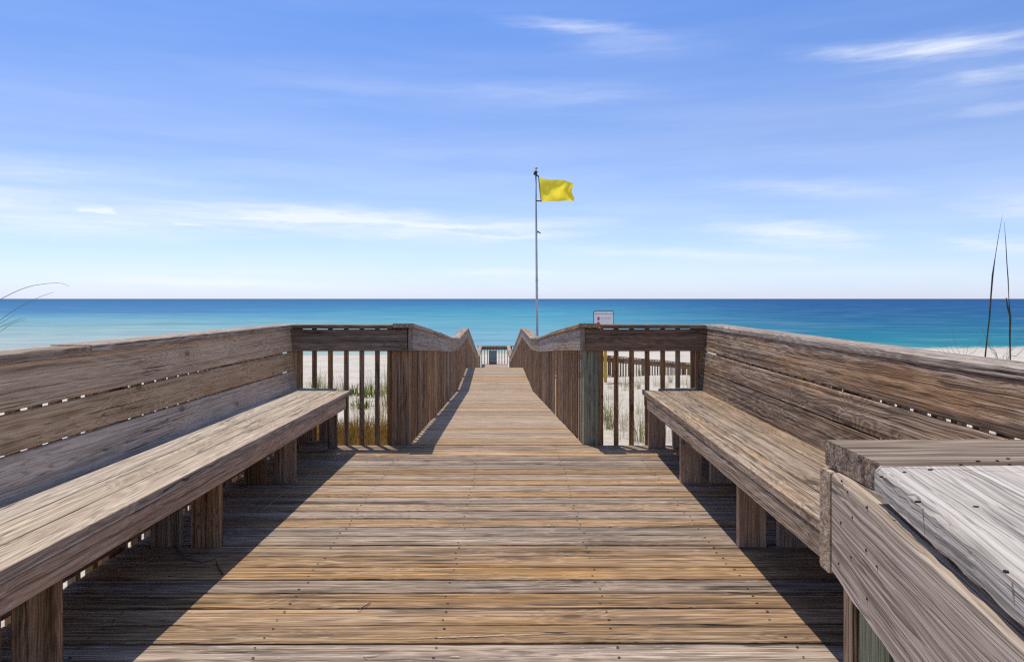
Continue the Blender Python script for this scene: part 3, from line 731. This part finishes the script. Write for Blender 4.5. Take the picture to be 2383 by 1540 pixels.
for j in range(NV):
    for i in range(NU):
        a = j*(NU+1)+i; Fc.append((a, a+1, a+NU+2, a+NU+1))
fl = empty('warning_flag', (V[0][0], YF, V[0][2]), 'plain yellow flag streaming right from the tall pole', 'flag')
world_mesh('cloth', V, Fc, m, fl, smooth=True)
V, Fc = tube([pt(1252.6, 411, YF), pt(1255.5, 440, YF), pt(1259, 470, YF)], .02, 6)
world_mesh('header_band', V, Fc, plain('flag_header', (.10, .10, .06), .8), fl)

# ------------------------------------------------------------------ beach sign
YS = 21.7; zb = ground(2.67, YS)
sg = empty('beach_sign', (pt(1404, 700, YS).x, YS, zb), 'white beach sign with dark border standing behind the right railing', 'sign')
def rrect(x0, x1, z0, z1, r, n=5):
    o = []
    for cx_, cz_, a0 in ((x1-r, z1-r, 0), (x0+r, z1-r, 90), (x0+r, z0+r, 180), (x1-r, z0+r, 270)):
        for i in range(n+1):
            a = R(a0+90*i/n); o.append((cx_+r*math.cos(a), cz_+r*math.sin(a)))
    return o
sx0, sx1 = pt(1380, 0, YS).x, pt(1428, 0, YS).x; sz1 = pt(0, 723, YS).z; sz0 = sz1-.80
def plate(name, rr, y, th, mat, par):
    n = len(rr); V = [(x, y, z) for x, z in rr]+[(x, y+th, z) for x, z in rr]
    Fc = [tuple(range(n-1, -1, -1)), tuple(range(n, 2*n))]+[(i, (i+1) % n, n+(i+1) % n, n+i) for i in range(n)]
    return world_mesh(name, V, Fc, mat, par)
plate('border', rrect(sx0, sx1, sz0, sz1, .05), YS-.03, .006, M_SIGNB, sg)
plate('face', rrect(sx0+.02, sx1-.02, sz0+.02, sz1-.02, .035), YS-.034, .003, M_SIGN, sg)
board('post', (pt(1408.5, 0, YS).x, YS+.03, zb-.4), (pt(1408.5, 0, YS).x, YS+.03, sz1-.12), .085, .085, M_YPOST, sg, up=(0, -1, 0), seg=3)
def text(body, px, py, size, mat, par):
    cu = bpy.data.curves.new('t', 'FONT'); cu.body = body; cu.size = size; cu.align_x = 'CENTER'; cu.align_y = 'CENTER'; cu.extrude = .0006; cu.resolution_u = 2
    o = bpy.data.objects.new('t', cu); me = bpy.data.meshes.new_from_object(o)
    p = pt(px, py, YS); p.y = YS-.0355
    o2 = bpy.data.objects.new('lettering', me); me.materials.clear(); me.materials.append(mat)
    o2.rotation_euler = (R(90), 0, 0); o2.location = p; link(o2, par)
    bpy.data.objects.remove(o)
    return o2
text('BEACH WARNING FLAGS', 1405.5, 730.3, .046, M_TEXT, sg)
text('Water Closed to Public', 1409, 740.7, .034, M_TEXT, sg)
def fl_icon(px, py):
    p = pt(px, py, YS)
    slab('flag_symbol', p.x-.032, p.x+.032, YS-.0362, p.z-.021, p.z+.021, .002, M_RED, sg)
fl_icon(1392, 739.3); fl_icon(1392, 743.2); fl_icon(1391.5, 750.5)

# ------------------------------------------------------------------ grass
def blade(V, Fc, p, az_, h, lean, wd, n=5, droop=1.0):
    dx, dy = math.cos(az_), math.sin(az_); sx, sy = -dy, dx
    b0 = len(V)
    for i in range(n+1):
        t_ = i/n
        r_ = lean*(t_**1.8)*h; z = h*(t_ - .28*droop*lean*t_**3)
        ww = wd*(1-t_**1.5)*.5+.0004
        c = (p[0]+dx*r_, p[1]+dy*r_, p[2]+z)
        V.append((c[0]-sx*ww, c[1]-sy*ww, c[2])); V.append((c[0]+sx*ww, c[1]+sy*ww, c[2]))
    for i in range(n): a = b0+2*i; Fc.append((a, a+1, a+3, a+2))
def tuft_mesh(name, n, h0, h1, spread, wd, mat, lean=.5, seed=1):
    r = random.Random(seed); V, Fc = [], []
    for _ in range(n):
        a = r.uniform(0, 6.283); q = spread*math.sqrt(r.random())
        blade(V, Fc, (q*math.cos(a), q*math.sin(a), -.03), a+r.uniform(-.8, .8), r.uniform(h0, h1), lean*r.uniform(.1, 1.3), wd*r.uniform(.6, 1.3))
    me = bpy.data.meshes.new(name); me.from_pydata(V, [], Fc); me.materials.append(mat); return me
oat = [tuft_mesh('sea_oats', 60, .35, .95, .14, .008, G_OAT, .55, s) for s in range(3)]
dry = [tuft_mesh('dry_grass', 46, .3, .8, .22, .006, G_STRAW, .6, 20+s) for s in range(3)]
low = [tuft_mesh('dune_plant', 60, .10, .30, .22, .022, G_GREEN, .9, 40+s) for s in range(2)]
def place(me, x, y, s, label, group, cat='grass', name='grass_tuft'):
    o = bpy.data.objects.new(name, me); o.location = (x, y, ground(x, y)); o.scale = (s, s, s*rnd.uniform(.85, 1.2)); o.rotation_euler = (0, 0, rnd.uniform(0, 6.28))
    link(o, None, label, cat, group)
rr = random.Random(11)
def gpos(px, py):
    """ground point seen at a pixel"""
    Y = 6.3
    while Y < 60:
        x = (px-1191)*Y/F
        if CH-(py-695)*Y/F <= ground(x, Y): return x, Y
        Y += .1
    return x, Y
GL = 'sea oats beyond the left railing'; GR = 'sea oats beyond the right railing'
KIND = {'o': 'green sea oat tuft', 'd': 'dry straw grass tuft', 'l': 'low leafy plant'}
NTH = ['first', 'second', 'third', 'fourth', 'fifth', 'sixth', 'seventh', 'eighth']
used = {}
def tuft_label(k_, px, py, s_):
    bars = [703, 732, 769, 806, 842, 879, 908] if px < 1191 else [1403, 1433, 1469, 1505, 1541, 1576, 1611]
    g = sum(px > b_ for b_ in bars)
    hgt = 'far up the sand' if py < 912 else 'midway down' if py < 960 else 'by the rail foot'
    lab = f"{KIND[k_]} {hgt}, {NTH[min(7, max(0, g-1))]} gap of the {'left' if px < 1191 else 'right'} railing"
    used[lab] = used.get(lab, 0)+1
    if used[lab] > 1: lab = ('', '', 'smaller ', 'thinnest ', 'sparsest ')[used[lab]]+lab
    return lab
for px, py, k_, s_ in [(742, 915, 'o', .8), (760, 905, 'd', .8), (780, 912, 'd', .9), (800, 908, 'o', .7), (752, 925, 'l', 1.6), (826, 918, 'l', 1.4), (846, 922, 'd', .7), (862, 915, 'o', .7), (896, 918, 'o', 1.0), (902, 945, 'o', 1.0), (898, 960, 'd', .8), (862, 921, 'l', 1.2),
                       (840, 947, 'l', 1.1), (828, 955, 'd', .6), (725, 905, 'd', .7), (830, 990, 'd', .8), (853, 1000, 'd', 1.0), (885, 985, 'd', .8), (868, 1012, 'd', .9), (900, 1002, 'd', .8), (815, 1010, 'd', .8), (715, 925, 'd', .6), (740, 900, 'o', .6)]:
    x, y = gpos(px, py); place({'o': rr.choice(oat), 'd': rr.choice(dry), 'l': rr.choice(low)}[k_], x, y, s_, tuft_label(k_, px, py, s_), GL)
for px, py, k_, s_ in [(1420, 1000, 'o', .9), (1412, 980, 'o', .8), (1440, 1022, 'd', .7), (1450, 1000, 'd', .8), (1487, 965, 'd', .6), (1490, 1028, 'o', .8), (1520, 1020, 'd', .6), (1455, 910, 'd', .6), (1470, 900, 'd', .6), (1485, 905, 'o', .5), (1530, 900, 'd', .6), (1500, 895, 'd', .5),
                       (1550, 905, 'd', .6), (1560, 890, 'o', .5), (1590, 895, 'd', .6), (1420, 905, 'd', .5), (1575, 1020, 'o', .6), (1495, 1000, 'd', .5), (1415, 930, 'd', .5), (1545, 1025, 'd', .6), (1440, 895, 'd', .5), (1600, 905, 'd', .6)]:
    x, y = gpos(px, py); place({'o': rr.choice(oat), 'd': rr.choice(dry), 'l': rr.choice(low)}[k_], x, y, s_, tuft_label(k_, px, py, s_), GR)
# thin grass further out on the open dune: one mass
V, Fc = [], []
for _ in range(46):
    x = rr.choice((-1, 1))*rr.uniform(3, 16); y = rr.uniform(3, 27)
    for _k in range(40):
        a = rr.uniform(0, 6.28); q = .2*rr.random()
        xx, yy = x+q*math.cos(a), y+q*math.sin(a)
        blade(V, Fc, (xx, yy, ground(xx, yy)-.03), a, rr.uniform(.2, .6), rr.uniform(.1, .6), .007)
mesh_obj('dune_grass', V, Fc, G_OAT, kind='stuff', label='thin grass scattered over the open dune beside the platform')
# rust coloured ground cover just behind the left railing: nobody could count its stems
V, Fc = [], []
for _ in range(6500):
    x = rr.uniform(-3.6, -1.35); y = rr.uniform(8.6, 11.6)
    e_ = (abs(x+2.4)/1.3)**4
    if rr.random() < e_: continue
    blade(V, Fc, (x, y, ground(x, y)-.02), rr.uniform(0, 6.28), rr.uniform(.12, .42), rr.uniform(.1, .8), .014, 3)
mesh_obj('ground_cover', V, Fc, G_RUST, kind='stuff', label='rust brown ground cover growing just beyond the left railing')
# tall seed stalks at the right
def stalk(pts, rads, Y, label):
    P_ = [pt(px, py, Y) for px, py in pts]; base = Vector((P_[-1].x, Y, ground(P_[-1].x, Y)-.05))
    P_ = P_+[base]; V, Fc = tube(P_, [q*.8 for q in rads]+[.008], 7)
    o = world_mesh('sea_oat_stalk', V, Fc, M_STALK, None, smooth=True, label=label, cat='plant')
    me = o.data; c = base
    for v in me.vertices: v.co -= c
    o.location = c
    return o
M_STALK = plain('dark_seed_stalk', (.05, .05, .035), .8, 0, .4, 20)
stalk([(2332, 500), (2323, 548), (2315, 598), (2309, 640), (2305, 690), (2302, 735), (2297, 780), (2292, 826)], [.001, .003, .004, .010, .0085, .009, .007, .009], 7.0, 'left of two tall bare seed stalks rising behind the right railing')
stalk([(2336, 515), (2340, 570), (2342, 610), (2345, 650), (2347, 700), (2350, 742), (2349, 780), (2350, 830)], [.001, .004, .005, .006, .004, .012, .010, .008], 7.05, 'right of two tall bare seed stalks, with a short fork near the horizon')
V, Fc = tube([pt(2341, 693, 7.05), pt(2344, 716, 7.05), pt(2350, 736, 7.05)], [.004, .008, .008], 6)
fk_ = bpy.data.objects['sea_oat_stalk.001']
mesh_obj('side_shoot', [Vector(v)-Vector(fk_.location) for v in V], Fc, M_STALK, fk_, loc=fk_.location)

def wisps(name, root, curves, wd, mat, label):
    """a tuft whose blades follow given curves (px, py at a distance)"""
    V, Fc = [], []
    for pts, Y in curves:
        P_ = [root+Vector((rr.uniform(-.1, .1), rr.uniform(-.1, .1), 0))]+[pt(px, py, Y) for px, py in pts]
        # catmull-rom smoothing
        S = []
        for i in range(len(P_)-1):
            p0 = P_[max(i-1, 0)]; p1 = P_[i]; p2 = P_[i+1]; p3 = P_[min(i+2, len(P_)-1)]
            for k_ in range(5):
                t_ = k_/5; S.append(.5*((2*p1)+(-p0+p2)*t_+(2*p0-5*p1+4*p2-p3)*t_**2+(-p0+3*p1-3*p2+p3)*t_**3))
        S.append(P_[-1]); n = len(S)
        v_, f_ = tube(S, [wd*(1-i/n)+.0006 for i in range(n)], 4)
        a = len(V); V += v_; Fc += [tuple(a+i for i in q) for q in f_]
    return mesh_obj(name, [v-root for v in V], Fc, mat, None, loc=root, label=label, cat='plant')
M_WISP = plain('grass_wisp', (.16, .18, .13), .8, 0, .3, 10)
wisps('grass_tuft', Vector((-2.75, 3.6, ground(-2.75, 3.6))), [
    ([(-60, 735), (0, 697), (55, 671), (100, 661), (140, 659), (160, 666)], 3.6), ([(-50, 790), (0, 745), (45, 715), (90, 692), (125, 680)], 3.6),
    ([(-40, 780), (0, 753), (35, 732)], 3.5), ([(-40, 785), (0, 762), (40, 744), (60, 741)], 3.6), ([(-40, 800), (0, 772), (30, 752), (60, 745)], 3.5)], .0015, M_WISP, 'thin grass blades arching in from the left edge behind the railing')
for (bx_, sd, dy_) in ((2240, 3, 0), (2330, 4, 0)):
    r_ = random.Random(sd); x_ = (bx_-1191)*8.5/F; root = Vector((x_, 8.5, ground(x_, 8.5)))
    cs = []
    for _ in range(9):
        dxp = r_.uniform(-70, 70); tp = r_.uniform(755, 815)
        cs.append(([(bx_+dxp*.2, 850), (bx_+dxp*.6, (850+tp)/2), (bx_+dxp, tp)], 8.5+r_.uniform(-.2, .2)))
    wisps('grass_tuft', root, cs, .0030, M_WISP, 'fine wispy grass behind the right railing, ' + ('left of the two seed stalks' if sd == 3 else 'around the foot of the seed stalks'))

# ------------------------------------------------------------------ small things on the deck
wb = board('wood_block', (-1.625, 5.70, .035), (-1.43, 5.76, .035), .13, .07, W_POST, None, seg=3, ch=.008, label='short offcut wood block lying under the far end of the left bench', cat='wood block')
def straw(name, pts, rad, mat, label, z=.006):
    P_ = []
    for px, py in pts:
        Y = (CH-z)*F/(py-695); P_.append(pt(px, py, Y))
    c = P_[0].copy(); V, Fc = tube(P_, rad, 5)
    mesh_obj(name, [v-c for v in V], Fc, mat, None, loc=c, label=label, cat='twig')
straw('dry_straw', [(607, 1190), (633, 1168), (661, 1146)], .0022, M_TWIG, 'pale straw lying in the shade beside the left bench')
straw('twig', [(503, 1306), (510, 1322), (519, 1335)], .0028, M_TWIGD, 'short dark twig lying in the shade near the left shadow edge')
straw('twig', [(833, 1418), (848, 1409), (862, 1401)], .0018, M_TWIGD, 'tiny dark twig lying on the sunlit boards near the front')
straw('twig', [(385, 1245), (430, 1300), (470, 1308), (500, 1300)], .0022, M_TWIGD, 'thin crooked twig under the left bench beside its leg')
def arc(name, pts, Y, rad, mat, label):
    P_ = [pt(px, py, Y) for px, py in pts]; c = P_[0].copy(); V, Fc = tube(P_, rad, 5)
    mesh_obj(name, [v-c for v in V], Fc, mat, None, loc=c, label=label, cat='twig')
arc('dry_straw', [(1610, 1096), (1622, 1101), (1636, 1112), (1650, 1128), (1661, 1146)], 4.55, .0022, M_TWIG, 'curved dry stem leaning against a leg of the right bench')

# splinters and splits torn out of the worn deck boards
M_SPL = plain('fresh_splinter_wood', (.62, .52, .38), .7, 0, .15, 30)
M_SPD = plain('split_shadow_dark', (.03, .022, .016), .9)
def slivers(name, segs, mat, z, wd):
    r = random.Random(5); V, Fc = [], []
    for (x0, y0, x1, y1) in segs:
        n = max(4, int(abs(x1-x0)/6)); a = len(V)
        for i in range(n+1):
            t_ = i/n; px = x0+(x1-x0)*t_; py = y0+(y1-y0)*t_+r.uniform(-.5, .5)
            Y = (CH-z)*F/(py-695); e_ = math.sin(math.pi*t_)**.6*wd*r.uniform(.35, 1.2)
            x = (px-1191)*Y/F
            V.append((x, Y+e_/2, z)); V.append((x, Y-e_/2, z))
        for i in range(n): q = a+2*i; Fc.append((q+1, q+3, q+2, q))
    me = mesh_obj(name, [Vector(v)-Vector(deck.location) for v in V], Fc, mat, deck, loc=deck.location, kind='stuff')
    return me
cv = lambda L: [(667.3+a*.4, 1010.2+b*.4, 667.3+c*.4, 1010.2+d_*.4) for a, b, c, d_ in L]
slivers('splinters', cv([(900, 525, 1110, 525), (390, 533, 480, 531), (560, 525, 612, 524), (1340, 525, 1392, 525), (1460, 527, 1570, 530), (1830, 530, 2000, 527), (2180, 528, 2335, 526),
    (1198, 806, 1245, 804), (940, 1291, 1012, 1288), (432, 1287, 540, 1279), (1555, 876, 1785, 879), (620, 1187, 1560, 1155), (1030, 133, 1085, 138), (2040, 440, 2130, 436), (2300, 400, 2380, 402), (1900, 318, 1960, 321)]), M_SPL, .0042, .0055)
slivers('splits', cv([(85, 540, 205, 531), (315, 533, 385, 536), (640, 529, 855, 531), (1228, 530, 1335, 527), (905, 521, 1120, 522), (1465, 523, 1585, 527), (950, 848, 1250, 850), (2180, 523, 2340, 522), (440, 1291, 470, 1298)]), M_SPD, .0038, .0045)
